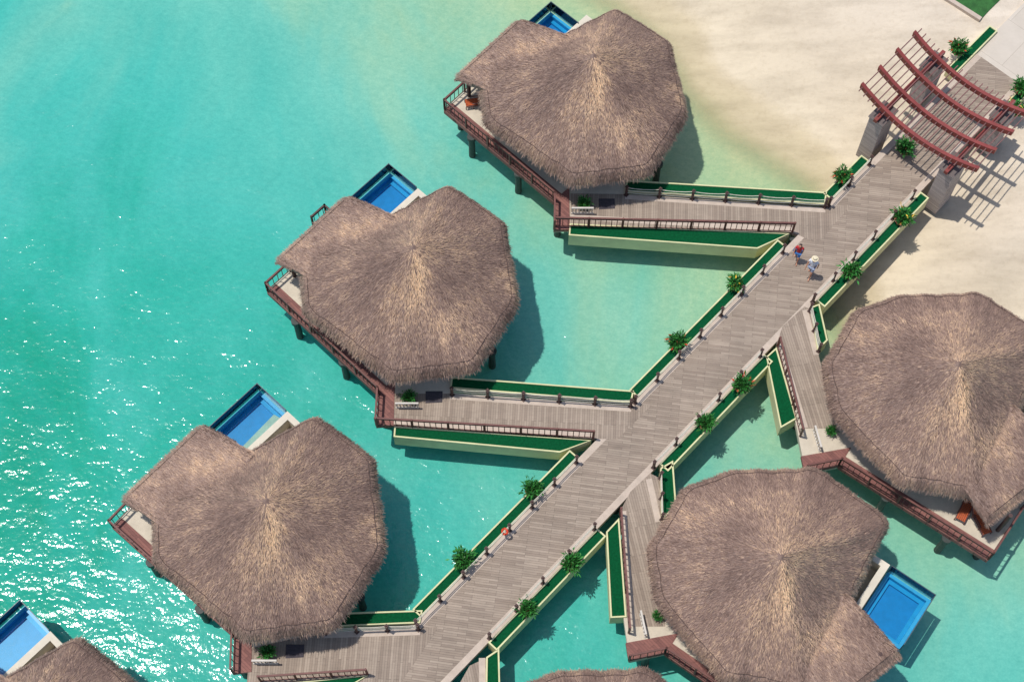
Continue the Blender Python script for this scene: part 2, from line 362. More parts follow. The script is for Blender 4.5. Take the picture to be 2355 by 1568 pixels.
branch([(1786,790),(1800,750),(1850,705),(1866,712),(1880,806),(1925,985),(1845,985)],M_branchR,[((1858,712),(1884,815)),((1845,985),(1786,790))])
branch([(1040,1600),(1080,1530),(1118,1512),(1120,1800),(1000,1800)],M_branchR,[((1116,1512),(1120,1800))])
# ------------------------------------------------------------------ railings and rope fences
def railing_mesh(path,h=1.0,gap=0.28,postgap=1.7,close=False):
    mb=MB()
    for a,b3 in zip(path[:-1],path[1:]):
        a=Vector(a);b3=Vector(b3); L_=(b3-a).length; n=max(1,round(L_/postgap)); d=(b3-a)
        for i in range(n+1):
            p=a+d*i/n; mb.beam(p,p+Vector((0,0,h+0.04)),0.09,0.09)
        z=Vector((0,0,1)); mb.beam(a+z*(h-0.02),b3+z*(h-0.02),0.09,0.05); mb.beam(a+z*(h-0.18),b3+z*(h-0.18),0.035,0.045); mb.beam(a+z*0.12,b3+z*0.12,0.035,0.05)
        m=max(1,int(L_/gap))
        for i in range(m):
            p=a+d*(i+0.5)/m; mb.beam(p+z*0.12,p+z*(h-0.18),0.03,0.03)
    return mb
def railing(pts):
    P=pp(pts,2.31); mb=railing_mesh(P); o=mkobj("railing",mb,[M_rail],origin=P[0]); top(o,"dark red timber railing along a side path","railing","timber railings of side paths")
railing([(1275,521),(1822,534)]); railing([(866,978),(1364,1008)]); railing([(600,1566),(845,1550)])
railing([(1426,1183),(1446,1455)]); railing([(1788,795),(1840,1003)])
def rope_fence(pts,nr=2,gap=1.65,h=0.85):
    P=[Vector(p) for p in pts]; org=P[0].copy(); e=empty("rope_fence",org); pts2=[]
    for a,b3 in zip(P[:-1],P[1:]):
        n=max(1,round((b3-a).length/gap))
        for i in range(n+(1 if b3 is P[-1] else 0)): pts2.append(a+(b3-a)*i/n)
    me=None
    for p in pts2:
        if me is None:
            mb=MB(); mb.beam((0,0,0),(0,0,h),0.11,0.11); mb.beam((0,0,h),(0,0,h+0.05),0.16,0.16); mb.beam((0,0,0),(0,0,0.06),0.2,0.2)
            mb.tube([(0,0,h+0.05),(0,0,h+0.11)],[0.06,0.03],8)
            o=mkobj("post",mb,[M_post],parent=e); me=o
        else:
            o=me.copy(); COL.objects.link(o); o.parent=e
        o.location=p-org
    mb=MB()
    for k_ in range(nr):
        z=h-0.08-k_*0.24
        for a,b3 in zip(pts2[:-1],pts2[1:]):
            q=[a+(b3-a)*t-org+Vector((0,0,z-0.10*4*t*(1-t))) for t in (0,0.25,0.5,0.75,1)]; mb.tube(q,0.022,5)
    mkobj("rope",mb,[M_rope],parent=e); top(e,"rope fence with dark brown posts on a pale kerb","fence","rope fences along the walkways")
for a_,b2 in [((966,1445),(1327,1066)),((1458,925),(1797,580)),((1900,470),(1992,375))]:
    rope_fence([W(s_of(*a_),0.10),W(s_of(*b2),0.10)])
for a_,b2 in [((1150,1490),(1390,1238)),((1520,1090),(1762,832)),((1882,705),(2110,468))]:
    rope_fence([W(s_of(*a_),WW-0.10),W(s_of(*b2),WW-0.10)])
rope_fence(pp([(1440,449),(1896,477)],2.31),3); rope_fence(pp([(1040,908),(1450,935)],2.31),3); rope_fence(pp([(750,1455),(962,1447)],2.31),3)
rope_fence(pp([(1519,1100),(1522,1195)],2.31),3,1.3); rope_fence(pp([(1862,716),(1882,808)],2.31),3,1.3)
# ------------------------------------------------------------------ pergola
e=empty("pergola",W(22.8,WW/2,2.0)); org=e.location.copy()
for s in (20.7,25.1):
    for t in (-0.72,WW+0.72):
        zb=0.9 if s<22 else 1.7
        mb=MB(); hs,ht=0.62,0.42
        def rc(ds,dt): return [W(s-ds,t-dt),W(s+ds,t-dt),W(s+ds,t+dt),W(s-ds,t+dt)]
        mb.prism(rc(hs,ht),zb,4.70); mb.prism(rc(hs+0.06,ht+0.06),4.70,4.80)
        mkobj("pillar",mb,[M_pillar],parent=e,origin=org)
for t in (-0.72,WW+0.72):
    mb=MB(); mb.beam(W(19.9,t,4.93),W(25.9,t,4.93),0.2,0.24); mkobj("beam",mb,[M_pergola],parent=e,origin=org)
tc_=1.42; hw=3.75
def zc(t): return 5.12+0.95*((t-tc_)/hw)**2
for s in (20.45,21.95,23.45,24.95):
    mb=MB(); n=20; rows=[]
    for i in range(n+1):
        t=tc_-hw+2*hw*i/n
        for dz,ds in ((-0.17,-0.1),(-0.17,0.1),(0.17,0.1),(0.17,-0.1)): rows.append(W(s+ds,t,zc(t)+dz))
    fs=[(i*4+j,i*4+(j+1)%4,(i+1)*4+(j+1)%4,(i+1)*4+j) for i in range(n) for j in range(4)]+[(0,1,2,3),(n*4+3,n*4+2,n*4+1,n*4)]
    mb.add(rows,fs); mkobj("curved_beam",mb,[M_pergola],parent=e,origin=org)
sl=None
for i in range(23):
    t=tc_-hw+0.15+(2*hw-0.3)*i/22
    if sl is None:
        mb=MB(); mb.beam(D*-2.7,D*2.7,0.045,0.07); sl=mkobj("slat",mb,[M_slat],parent=e); o=sl
    else: o=sl.copy(); COL.objects.link(o); o.parent=e
    o.location=W(22.75,t,zc(t)+0.08)-org
top(e,"red brown timber pergola with curved beams on stone pillars","pergola")
# ------------------------------------------------------------------ bungalow
cR,sR=math.cos(math.radians(7)),math.sin(math.radians(7))
def mir(p):
    x,y=p[0],p[1]; k_=x*D.x+y*D.y; x,y=2*k_*D.x-x,2*k_*D.y-y
    return (cR*x-sR*y,sR*x+cR*y,p[2])
def inv(x,y):
    x,y=cR*x+sR*y,-sR*x+cR*y; k_=x*D.x+y*D.y; return (2*k_*D.x-x,2*k_*D.y-y)
POLY_A=[(1.58,5.7),(4.5,3.39),(5.15,-1.2),(3.0,-4.86),(-1.1,-5.45),(-5.6,-1.8),(-6.0,1.02)]
POLY_B=[inv(*p) for p in [(6.0,2.95),(2.8,5.55),(-1.5,5.45),(-3.8,4.55),(-5.65,1.45),(-5.3,-0.95),(-2.5,-4.6),(1.1,-5.25)]]
WQ_A=[Vector((-7.15,1.3)),Vector((-3.75,5.1)),Vector((-0.7,3.2)),Vector((-4.6,-0.6))]
WQ_B=[Vector(inv(1.6,-6.5)),Vector(inv(5.85,-3.35)),Vector(inv(3.0,-0.1)),Vector(inv(-0.4,-3.7))]
POLY=POLY_A; WQ=WQ_A; RT=None
ZA,ZE=8.35,4.75
def poly_R():
    out=[]; n=len(POLY)
    for k_ in range(360):
        th=math.radians(k_); dx,dy=math.cos(th),math.sin(th); best=0
        for i in range(n):
            ax,ay=POLY[i]; bx,by=POLY[(i+1)%n]; ex,ey=bx-ax,by-ay; det=dx*(-ey)+ex*dy
            if abs(det)<1e-9: continue
            r=(ax*(-ey)+ex*ay)/det; q=(dx*ay-dy*ax)/det
            if r>0 and -1e-6<=q<=1+1e-6: best=r
        out.append(best)
    a=np.array(out); ker=np.ones(7)/7; a=np.convolve(np.r_[a[-8:],a,a[:8]],ker,'same')[8:-8]
    return a*(1+0.005*np.convolve(rng.normal(size=360),np.ones(5)/2,'same'))
def Rf(th): return np.interp(np.degrees(th)%360,np.arange(361),np.r_[RT,RT[0]])
def surf(th,f):
    R=Rf(th); x=np.cos(th)*R*f; y=np.sin(th)*R*f
    z=ZA-(ZA-ZE)*f - 0.42*np.clip((f-0.94)/0.06,0,1)**1.7 - 0.10*np.exp(-(f/0.05)**2)
    z=z-0.10*np.sin(math.pi*np.clip(f,0,1))+0.02*np.sin(th*11+2)*f*np.sin(f*9)
    return np.stack([x,y,z],-1)
N2=Vector((N.x,N.y))
def wing(u,v):
    u=np.asarray(u)[...,None]; v=np.asarray(v)[...,None]
    p=(np.array(WQ[0])*(1-u)+np.array(WQ[1])*u)*(1-v)+(np.array(WQ[3])*(1-u)+np.array(WQ[2])*u)*v
    dn=(p-np.array(WQ[0]))@np.array(N2); z=4.64+0.24*dn-0.25*np.exp(-(v[...,0]/0.05)**2)-0.2*np.exp(-((1-u[...,0])/0.03)**2)-0.15*np.exp(-(u[...,0]/0.03)**2)
    return np.concatenate([p,z[...,None]],-1)
def norm(a): return a/np.maximum(np.linalg.norm(a,axis=-1,keepdims=True),1e-9)
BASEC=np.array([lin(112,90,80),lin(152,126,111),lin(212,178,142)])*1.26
def tones(P,mirror):
    n=len(P); g=np.zeros(n); h=np.zeros(n); f2=np.zeros(n)
    for i in range(n):
        x,y,z=P[i]; th=math.atan2(y,x); r=math.hypot(x,y)
        g[i]=noise.noise((x*0.55+3,y*0.55,z*0.2)); h[i]=noise.noise((th*11,r*0.6,5.0 if mirror else 1.0)); f2[i]=noise.noise((x*2.3,y*2.3,4))
    t=0.42+0.38*g+0.15*h+0.18*f2+rng.normal(0,0.15,n)
    th=np.arctan2(P[:,1],P[:,0]); r=np.hypot(P[:,0],P[:,1])
    t=t+0.50*np.exp(-((th+1.30)/0.40)**2)*np.clip(1.15-r/4.8,0,1)*(0.75+0.9*g) +0.24*np.exp(-(r/1.1)**2)*(P[:,2]>7)  # straw sheen below the peak painted into the tone, same world bearing on every roof
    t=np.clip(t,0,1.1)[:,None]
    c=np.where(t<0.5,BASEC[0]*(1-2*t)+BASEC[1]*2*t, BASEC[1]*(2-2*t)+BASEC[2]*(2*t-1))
    return np.clip(c,0.01,0.9)
def build_roof_tufts():
    def mk(P,T,Nn,Ln,Wd,lift):
        n=len(P); B=norm(np.cross(T,Nn)); roll=rng.uniform(-0.9,0.9,n)[:,None]; B2=B*np.cos(roll)+Nn*np.sin(roll)
        sw=rng.normal(0,0.24,n)[:,None]; T2=norm(T+B*sw+Nn*lift)
        P=P+Nn*0.012; Q=P+T2*Ln
        return np.stack([P-B2*Wd,P+B2*Wd,Q+B2*Wd*0.35,Q-B2*Wd*0.35],1)
    res=[]
    n=72000; th=rng.uniform(0,2*math.pi,n); keep=rng.uniform(0,40,n)<Rf(th)**2; th=th[keep]; n=len(th)
    f=np.sqrt(rng.uniform(0.0005,0.97,n)); P=surf(th,f); P1=surf(th,f+0.01); P2=surf(th+0.01,f); T=norm(P1-P); Nn=norm(np.cross(T,P2-P)); Nn*=np.sign(Nn[:,2:3])
    v=mk(P,T,Nn,rng.uniform(0.10,0.24,n)[:,None],rng.uniform(0.007,0.016,n)[:,None],rng.uniform(0.0,0.30,n)[:,None])
    m=9500; th2=rng.uniform(0,2*math.pi,m); f2=rng.uniform(0.95,1.0,m); Pf=surf(th2,f2); Tf=norm(np.stack([np.cos(th2),np.sin(th2),-rng.uniform(0.9,3.2,m)],-1)); Nf=norm(np.stack([np.cos(th2),np.sin(th2),np.ones(m)*0.5],-1))
    vf=mk(Pf,Tf,Nf,rng.uniform(0.12,0.32,m)[:,None],rng.uniform(0.007,0.017,m)[:,None],rng.uniform(-0.05,0.15,m)[:,None])
    res.append((np.concatenate([v,vf]),np.concatenate([P,Pf])))
    n=16000; u=rng.uniform(0,1,n); w=rng.uniform(0,0.98,n); P=wing(u,w); T=norm(wing(u,w-0.02)-P); Bn=norm(wing(u+0.01,w)-P); Nn=norm(np.cross(T,Bn)); Nn*=np.sign(Nn[:,2:3])
    v=mk(P,T,Nn,rng.uniform(0.10,0.24,n)[:,None],rng.uniform(0.007,0.016,n)[:,None],rng.uniform(0.0,0.26,n)[:,None])
    m=2600; side=rng.integers(0,3,m); q=rng.uniform(0,1,m); u=np.where(side==0,q,np.where(side==1,1.0,0.0)); w=np.where(side==0,0.0,np.where(side==1,q*0.6,q*0.35))
    Pf=wing(u,w); outd=np.where(side[:,None]==0,np.array([-N.x,-N.y,0]),np.where(side[:,None]==1,np.array([D.x,D.y,0]),-np.array([D.x,D.y,0])))
    Tf=norm(outd*np.where(side==0,1.0,0.45)[:,None]+np.array([0,0,-1])*rng.uniform(0.7,2.0,m)[:,None]+np.where(side[:,None]==0,0,1)*np.array([-N.x,-N.y,0])*0.6)
    vf=mk(Pf,Tf,norm(outd+np.array([0,0,0.6])),rng.uniform(0.12,0.28,m)[:,None],rng.uniform(0.007,0.017,m)[:,None],rng.uniform(0,0.15,m)[:,None])
    res.append((np.concatenate([v,vf]),np.concatenate([P,Pf])))
    return res
def rect_from(A,dl,nl):
    A=Vector(A); d=Vector((D.x,D.y)); return [A,A-d*dl,A-d*dl+N2*nl,A+N2*nl]
def bungalow(mirror):
    global POLY,WQ,RT
    POLY=POLY_B if mirror else POLY_A; WQ=WQ_B if mirror else WQ_A; RT=poly_R()
    xf=mir if mirror else None
    e=empty("overwater_bungalow",(0,0,0))
    def mk(name,mb,mats,parent=e,smooth=False): return mkobj(name,mb,mats,parent=parent,smooth=smooth,xf=xf)
    Lc=(-7.85,0.6)
    mb=MB(); plat=[Lc,(-4.2,4.6),(-2.1,3.9),(-0.1,6.0),(1.4,5.0),(3.7,3.2),(4.2,-0.8),(2.4,-4.0),(1.6,-5.2),(1.3,-6.6),(-1.97,-6.85),(-1.92,-5.15)]
    mb.prism(plat,1.95,2.30); mk("platform",mb,[M_terr])
    dl=Vector((Vector((-1.92,-5.15))-Vector(Lc)).normalized()); pr=Vector((-dl.y,dl.x)); a=Vector(Lc); b3=Vector((-1.92,-5.15))
    mb=MB(); mb.prism([a,b3,b3+pr*0.6,a+pr*0.6],2.1,2.325); mb.prism([(-1.97,-6.9),(-1.1,-6.85),(-1.1,-4.3),(-1.92,-5.1)],2.1,2.331)
    mb.beam((a.x,a.y,2.12),(b3.x,b3.y,2.12),0.08,0.3); mk("gallery_deck",mb,[M_red])
    if not mirror:
        mb=MB(); d2=Vector((D.x,D.y)); A=Vector((-5.9,3.2))+d2*1.1; q=[A,A+d2*0.95,A+d2*0.95-N2*0.75,A-N2*0.75]; mb.prism(q,2.0,2.28)
        ld=mk("landing",mb,[M_red])
        mb=railing_mesh([(q[3].x,q[3].y,2.28),(q[2].x,q[2].y,2.28),(q[1].x,q[1].y,2.28)],h=0.95); mk("railing",mb,[M_post],parent=ld)
    z=2.32
    mb=railing_mesh([(-4.6,4.1,z),(Lc[0]+0.03,Lc[1],z),(-1.9,-5.17,z),(-1.93,-6.87,z)],h=1.0,gap=0.3); mk("railing",mb,[M_rail])
    base=None
    for (x,y) in [(-6.35,-0.9),(-3.8,-3.2),(-7.0,0.9),(-1.7,-5.9),(3.75,-2.6),(1.0,-5.2),(3.4,2.3),(0.5,4.7),(-2.2,3.7),(-4.6,3.9),(-1,0),(-4.0,1.5)]:
        p=mir((x,y,0)) if mirror else (x,y,0)
        if base is None:
            mb=MB(); mb.tube([(0,0,-1.7),(0,0,0.3),(0,0,1.7),(0,0,1.72),(0,0,1.97)],[0.2,0.19,0.17,0.25,0.25],12); base=mkobj("stilt",mb,[M_pile],parent=e); o=base
        else: o=base.copy(); COL.objects.link(o); o.parent=e
        o.location=(p[0],p[1],0)
    wp=[(x*0.74,y*0.74) for x,y in POLY]; mb=MB(); mb.prism(wp,2.305,5.2); wall=mk("wall",mb,[M_wallc])
    def panel(i,w,h,name,z0=2.33,off=0.0,mat=M_glassdark):
        a=Vector(wp[i]);b3=Vector(wp[(i+1)%len(wp)]); d=(b3-a).normalized(); o_=Vector((d.y,-d.x)); m=(a+b3)/2
        if m.dot(o_)<0: o_=-o_
        m=m+d*off
        mb=MB(); q0=m-d*w/2+o_*0.01;q1=m+d*w/2+o_*0.01; mb.prism([q0,q1,q1+o_*0.03,q0+o_*0.03],z0,z0+h)
        ob=mk(name,mb,[mat],parent=wall); mb=MB()
        for x in (-w/2-0.04,w/2+0.04,0): 
            c=m+d*x; mb.prism([c-d*0.04,c+d*0.04,c+d*0.04+o_*0.07,c-d*0.04+o_*0.07],z0,z0+h)
        c0=m-d*(w/2+0.08);c1=m+d*(w/2+0.08); mb.prism([c0,c1,c1+o_*0.075,c0+o_*0.075],z0+h,z0+h+0.08)
        mk("frame",mb,[M_post],parent=ob)
    if mirror: panel(4,1.3,2.1,"door"); panel(5,2.4,2.1,"window"); panel(7,3.6,2.2,"window"); panel(1,1.6,1.2,"window",3.1)
    else: panel(3,1.5,2.1,"door",off=0.3); panel(4,2.6,2.1,"window"); panel(6,3.6,2.2,"window"); panel(1,1.6,1.2,"window",3.1)
    # pool
    PA=Vector((-1.75,7.65)) if not mirror else Vector((-1.75,7.75)); dlen,nlen=(2.9,2.35) if mirror else (3.2,2.05)
    R0=rect_from(PA,dlen,nlen); P0,I0=inset(R0,0.16); P1_,I1=inset(R0,0.36)
    mb=MB(); mb.ring(P0,I0,1.05,2.40,0); mb.prism(I0,1.3,1.95,1); mb.ring(I0,I1,1.96,2.10,0)
    pool=mk("pool",mb,[M_tile2,M_tile]); mb=MB(); _,I2=inset(R0,0.163)
    mb.add([(p.x,p.y,2.33) for p in I2],[(0,1,2,3)]); mk("pool_water",mb,[M_poolw],parent=pool)
    C_=R0[1]; B_=R0[3]; mb=MB(); mb2=MB(); zt=3.32
    for p,q in ((C_,PA),(PA,B_)):
        mb.beam((p.x,p.y,2.9),(q.x,q.y,2.9),0.02,0.82); mb2.beam((p.x,p.y,zt),(q.x,q.y,zt),0.035,0.035)
    for p in (C_,PA,B_): mb2.beam((p.x,p.y,2.3),(p.x,p.y,zt+0.02),0.045,0.045)
    gf=mk("glass_fence",mb,[M_glass]); mk("frame",mb2,[M_frame],parent=gf)
    d2=Vector((D.x,D.y)); B0=B_+N2*0.1+d2*0.02; mb=MB()
    q0=B0-d2*3.0; mb.prism([B0,q0,q0+N2*0.34,B0+N2*0.34],1.9,3.25)
    q1=B0+N2*0.34; q2=B0+N2*1.9; mb.prism([q1,q2,q2-d2*0.3,q1-d2*0.3],1.9,3.247)
    mb.prism([B0+N2*0.0,B0+N2*1.9,B0+N2*1.9-d2*2.2,B0-d2*2.2],1.88,2.29)
    mk("privacy_wall",mb,[M_wallc])
    mb=MB(); 
    for i in range(7): mb.beam((-0.95+i*0.17,-5.9,2.31),(-0.95+i*0.17,-5.9,2.88),0.06,0.05)
    mb.beam((-1.02,-5.9,2.9),(0.14,-5.9,2.9),0.09,0.06); mb.beam((-1.02,-5.9,2.36),(0.14,-5.9,2.36),0.08,0.06); mk("entrance_screen",mb,[M_white])
    if not mirror:
        mb=MB(); mb.prism([(0.45,-5.65),(1.3,-5.6),(1.3,-5.0),(0.45,-5.0)],2.309,2.325); mk("doormat",mb,[M_mat])
    th=np.linspace(0,2*math.pi,145)[:-1]; fr=np.array([0,0.03,0.07,0.15,0.25,0.35,0.45,0.55,0.65,0.75,0.85,0.93,0.96,0.985,1.0]); mb=MB()
    V=[tuple(surf(np.array([0.0]),np.array([0.0]))[0])]
    for f in fr[1:]: V+= [tuple(p) for p in surf(th,np.full(len(th),f))]
    n=len(th); F=[(0,1+j,1+(j+1)%n) for j in range(n)]
    for i in range(len(fr)-2):
        for j in range(n): a=1+i*n+j; b4=1+i*n+(j+1)%n; F.append((a,a+n,b4+n,b4))
    last=1+(len(fr)-2)*n; under=[(x*0.9,y*0.9,4.2) for x,y,z in V[last:last+n]]; o1=len(V); V+=under
    for j in range(n): F.append((last+j,o1+j,o1+(j+1)%n,last+(j+1)%n))
    F.append(tuple(o1+j for j in range(n)))
    mb.add(V,F); rb=mk("roof",mb,[M_thatchb])
    mb=MB(); g=np.linspace(0,1,12); U,Vv=np.meshgrid(g,g,indexing='ij'); Pw=wing(U,Vv).reshape(-1,3); k_=12
    Pl=Pw-np.array([0,0,0.28]); mb.add([tuple(p) for p in Pw]+[tuple(p) for p in Pl],
      [(i*k_+j,(i+1)*k_+j,(i+1)*k_+j+1,i*k_+j+1) for i in range(k_-1) for j in range(k_-1)]+[(144+i*k_+j,144+i*k_+j+1,144+(i+1)*k_+j+1,144+(i+1)*k_+j) for i in range(k_-1) for j in range(k_-1)]
      +[(i*k_,i*k_+144,(i+1)*k_+144,(i+1)*k_) for i in range(k_-1)]+[(j,j+1,j+1+144,j+144) for j in range(k_-1)]+[(132+j,132+j+144,133+j+144,133+j) for j in range(k_-1)])
    wb=mk("wing_roof",mb,[M_thatchb])
    for x,y in (((-6.5,1.5),(-4.2,4.1))):
        mb=MB(); mb.tube([(x,y,2.3),(x,y,4.5)],0.11,8); mk("roof_post",mb,[M_post])
    for (v,P),par in zip(build_roof_tufts(),(rb,wb)):
        vv=v.reshape(-1,3); PP=P
        if mirror:
            def mn(a):
                k2=a[:,0]*D.x+a[:,1]*D.y; x=2*k2*D.x-a[:,0]; y=2*k2*D.y-a[:,1]; return np.stack([cR*x-sR*y,sR*x+cR*y,a[:,2]],-1)
            vv=mn(vv); PP=mn(P)
        nq=len(v); me=bpy.data.meshes.new("thatch"); me.vertices.add(nq*4); me.vertices.foreach_set('co',vv.astype(np.float32).reshape(-1))
        me.loops.add(nq*4); me.loops.foreach_set('vertex_index',np.arange(nq*4,dtype=np.int32)); me.polygons.add(nq)
        me.polygons.foreach_set('loop_start',np.arange(0,nq*4,4,dtype=np.int32)); me.update(calc_edges=True)
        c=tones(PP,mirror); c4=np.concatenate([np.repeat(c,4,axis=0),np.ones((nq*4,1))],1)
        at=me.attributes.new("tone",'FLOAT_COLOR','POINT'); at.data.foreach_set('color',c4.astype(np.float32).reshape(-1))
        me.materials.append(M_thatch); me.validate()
        o=bpy.data.objects.new("thatch",me); COL.objects.link(o); o.parent=par
    th=np.linspace(0,2*math.pi,121); p=surf(th,np.full(121,0.932)); p[:,2]+=0.045; keep=[tuple(q) for q in p]
    runs=[];cur=[]
    for q,t in zip(keep,th):
        dg=math.degrees(t)
        if 108<dg<172:
            if cur: runs.append(cur); cur=[]
        else: cur.append(q)
    runs.append(cur); mb=MB()
    for r_ in runs: mb.tube(r_,0.02,6)
    mk("eave_rope",mb,[M_dark],parent=rb)
    mb=MB(); q=wing(np.linspace(0.03,0.97,14),np.full(14,0.07)); q[:,2]+=0.05; mb.tube([tuple(x) for x in q],0.02,6); mk("eave_rope",mb,[M_dark],parent=wb)
    top(e,"round thatched overwater bungalow on stilts with plunge pool","bungalow","thatched overwater bungalows"); return e
hutL=bungalow(False); hutR=bungalow(True)
hutL.location=(-4.78,2.15,0)
SK=("landing",)
sp=D*-0.6+N*0.25; sw_=D*0.12+N*0.1
h1=clone(hutL,(4.15,13.25,0),skip=SK,adj={'pool':(sp,0),'glass_fence':(sp,0),'privacy_wall':(sw_,0)})
rr=(Vector((-0.4,0.62,0)),3.5); s3=D*0.22-N*0.05
h3=clone(hutL,(-11.0,-10.7,0),skip=SK,adj={'pool':(s3,0),'glass_fence':(s3,0),'privacy_wall':(s3,0),'platform':rr,'gallery_deck':rr,'railing':rr,'wing_roof':(Vector((-0.25,0.12,0)),0)})
h4=clone(hutL,(-21.2,-21.5,0),skip=SK)
h6=hutR; h6.location=(11.85,-13.3,0); h5=clone(hutR,(20.76,-4.0,0)); h7=clone(hutR,(3.5,-22.9,0))
# ------------------------------------------------------------------ plants
def foliage(seed,flower=None,r=0.62):
    rg=np.random.default_rng(seed); n=460; v=[];c=[]
    for i in range(n):
        d=rg.normal(size=3); d[2]=abs(d[2])*0.9+0.1; d/=np.linalg.norm(d); rr=r*rg.uniform(0.25,1.0)*(0.75+0.45*noise.noise((d[0]*2+seed,d[1]*2,d[2]*2)))
        p=d*rr*np.array([1,1,0.9])+np.array([0,0,0.36]); t=d+rg.normal(0,0.5,3); t[2]-=0.25; t/=np.linalg.norm(t); b=np.cross(t,rg.normal(size=3)); b/=np.linalg.norm(b)
        L_=rg.uniform(0.14,0.32); w=rg.uniform(0.025,0.055); q=p+t*L_; m=p+t*L_*0.45+np.array([0,0,0.02])
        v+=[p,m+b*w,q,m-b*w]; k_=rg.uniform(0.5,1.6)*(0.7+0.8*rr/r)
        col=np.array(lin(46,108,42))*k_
        if flower is not None and rg.uniform()<0.08 and rr>r*0.6: col=np.array(flower)
        c+=[np.r_[col,1]]*4
    me=bpy.data.meshes.new("foliage"); me.from_pydata([tuple(x) for x in v],[],[(4*i,4*i+1,4*i+2,4*i+3) for i in range(n)])
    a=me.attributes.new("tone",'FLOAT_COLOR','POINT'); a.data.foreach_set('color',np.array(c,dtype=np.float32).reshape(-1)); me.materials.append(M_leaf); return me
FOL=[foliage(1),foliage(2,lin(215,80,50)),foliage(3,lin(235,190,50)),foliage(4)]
def pot_plant(loc,k_,lab,scale=1.0):
    e=empty("potted_plant",loc); mb=MB()
    mb.tube([(0,0,z) for z in (0.0,0.05,0.2,0.3,0.301,0.24)],[0.2,0.24,0.34,0.38,0.33,0.3],16); mkobj("pot",mb,[M_pot],parent=e,smooth=False)
    o=bpy.data.objects.new("foliage",FOL[k_]); COL.objects.link(o); o.parent=e; o.location=(0,0,0.05); o.rotation_euler=(0,0,random.uniform(0,6))
    e.scale=(scale,)*3; top(e,lab,"plant","potted plants beside the walkways")
glab="leafy green shrub in terracotta bowl on walkway planter"; flab="shrub with orange red flowers in terracotta bowl on planter"; ylab="shrub with yellow flowers in terracotta bowl on planter"
for (u,v),side,k_,lab in [((1218,1122),'L',0,glab),((1062,1285),'L',3,glab),((1550,785),'L',1,flab),((1682,648),'L',2,ylab),((1922,398),'L',1,flab),
    ((1238,1425),'R',0,glab),((1337,1316),'R',3,glab),((1635,985),'R',0,glab),((1716,898),'R',1,flab),((1965,636),'R',3,glab),((2078,508),'R',2,ylab)]:
    s=s_of(u,v,2.6); t=-0.42 if side=='L' else WW+0.33
    pot_plant(W(s,t,2.345),k_,lab,random.uniform(0.92,1.08))
for (u,v),k_,lab in [((2078,350),3,"leafy green shrub in pot standing under pergola"),((2200,122),1,"shrub with orange flowers in bowl behind pergola"),((2345,212),0,"leafy green shrub in bowl behind pergola"),((2330,262),2,"shrub with yellow flowers in bowl behind pergola")]:
    pot_plant(S(u,v,2.31),k_,lab)
for h in (hutL,h1,h3):
    l=h.location; pot_plant(Vector((l.x-0.35,l.y-5.45,2.31)),0,"green shrub in pot beside bungalow entrance",0.72)
for h in (h5,h6):
    p=mir((-0.15,-5.1,0)); pot_plant(Vector((h.location.x+p[0],h.location.y+p[1],2.31)),0,"green shrub in pot beside bungalow entrance",0.55)
# ------------------------------------------------------------------ chairs
def chair(loc,rz,cush,lab):
    e=empty("deck_chair",loc); e.rotation_euler=(0,0,rz); e.scale=(0.8,)*3; mb=MB()
    for x in (-0.3,0.3):
        mb.beam((x,-0.4,0),(x,-0.4,0.55),0.05,0.05); mb.beam((x,0.4,0),(x,0.4,0.35),0.05,0.05); mb.beam((x,-0.45,0.55),(x,0.45,0.58),0.07,0.04); mb.beam((x,-0.42,0.3),(x,0.9,0.32),0.05,0.05)
        mb.beam((x,-0.42,0.3),(x,-0.85,0.85),0.05,0.05); mb.beam((x,0.88,0),(x,0.88,0.32),0.05,0.05)
    for i in range(12): mb.beam((-0.3,-0.38+i*0.11,0.335),(0.3,-0.38+i*0.11,0.335),0.08,0.02)
    mkobj("frame",mb,[M_rail],parent=e); mb=MB()
    for i in range(5): mb.beam((-0.22+i*0.11,-0.38,0.375),(-0.22+i*0.11,0.88,0.375),0.07,0.05); mb.beam((-0.22+i*0.11,-0.42,0.40),(-0.22+i*0.11,-0.82,0.90),0.07,0.05)
    mkobj("cushion",mb,[cush],parent=e); top(e,lab,"chair","deck chairs on bungalow terraces")
chair(S(2252,1200,2.32),math.radians(200),M_orange,"wooden deck chair with orange cushion on bungalow terrace")
chair(S(2218,1172,2.32),math.radians(150),M_orange,"wooden deck chair with orange cushion on bungalow terrace")
chair(S(1100,240,2.32),math.radians(100),M_orange,"wooden deck chair with orange cushion on terrace corner")
# ------------------------------------------------------------------ life ring
mb=MB(); R_=0.14
ringp=[(math.cos(a)*R_,0,math.sin(a)*R_) for a in np.linspace(0,2*math.pi,21)]; mb.tube(ringp,0.055,8,cap=False)
p=W(s_of(1165,1226,2.9),0.12,2.95); o=mkobj("life_ring",mb,[M_ring],smooth=True); o.location=p; o.rotation_euler=(math.radians(-50),0,math.radians(-45)); top(o,"small orange red life ring hung on a fence post","life ring")
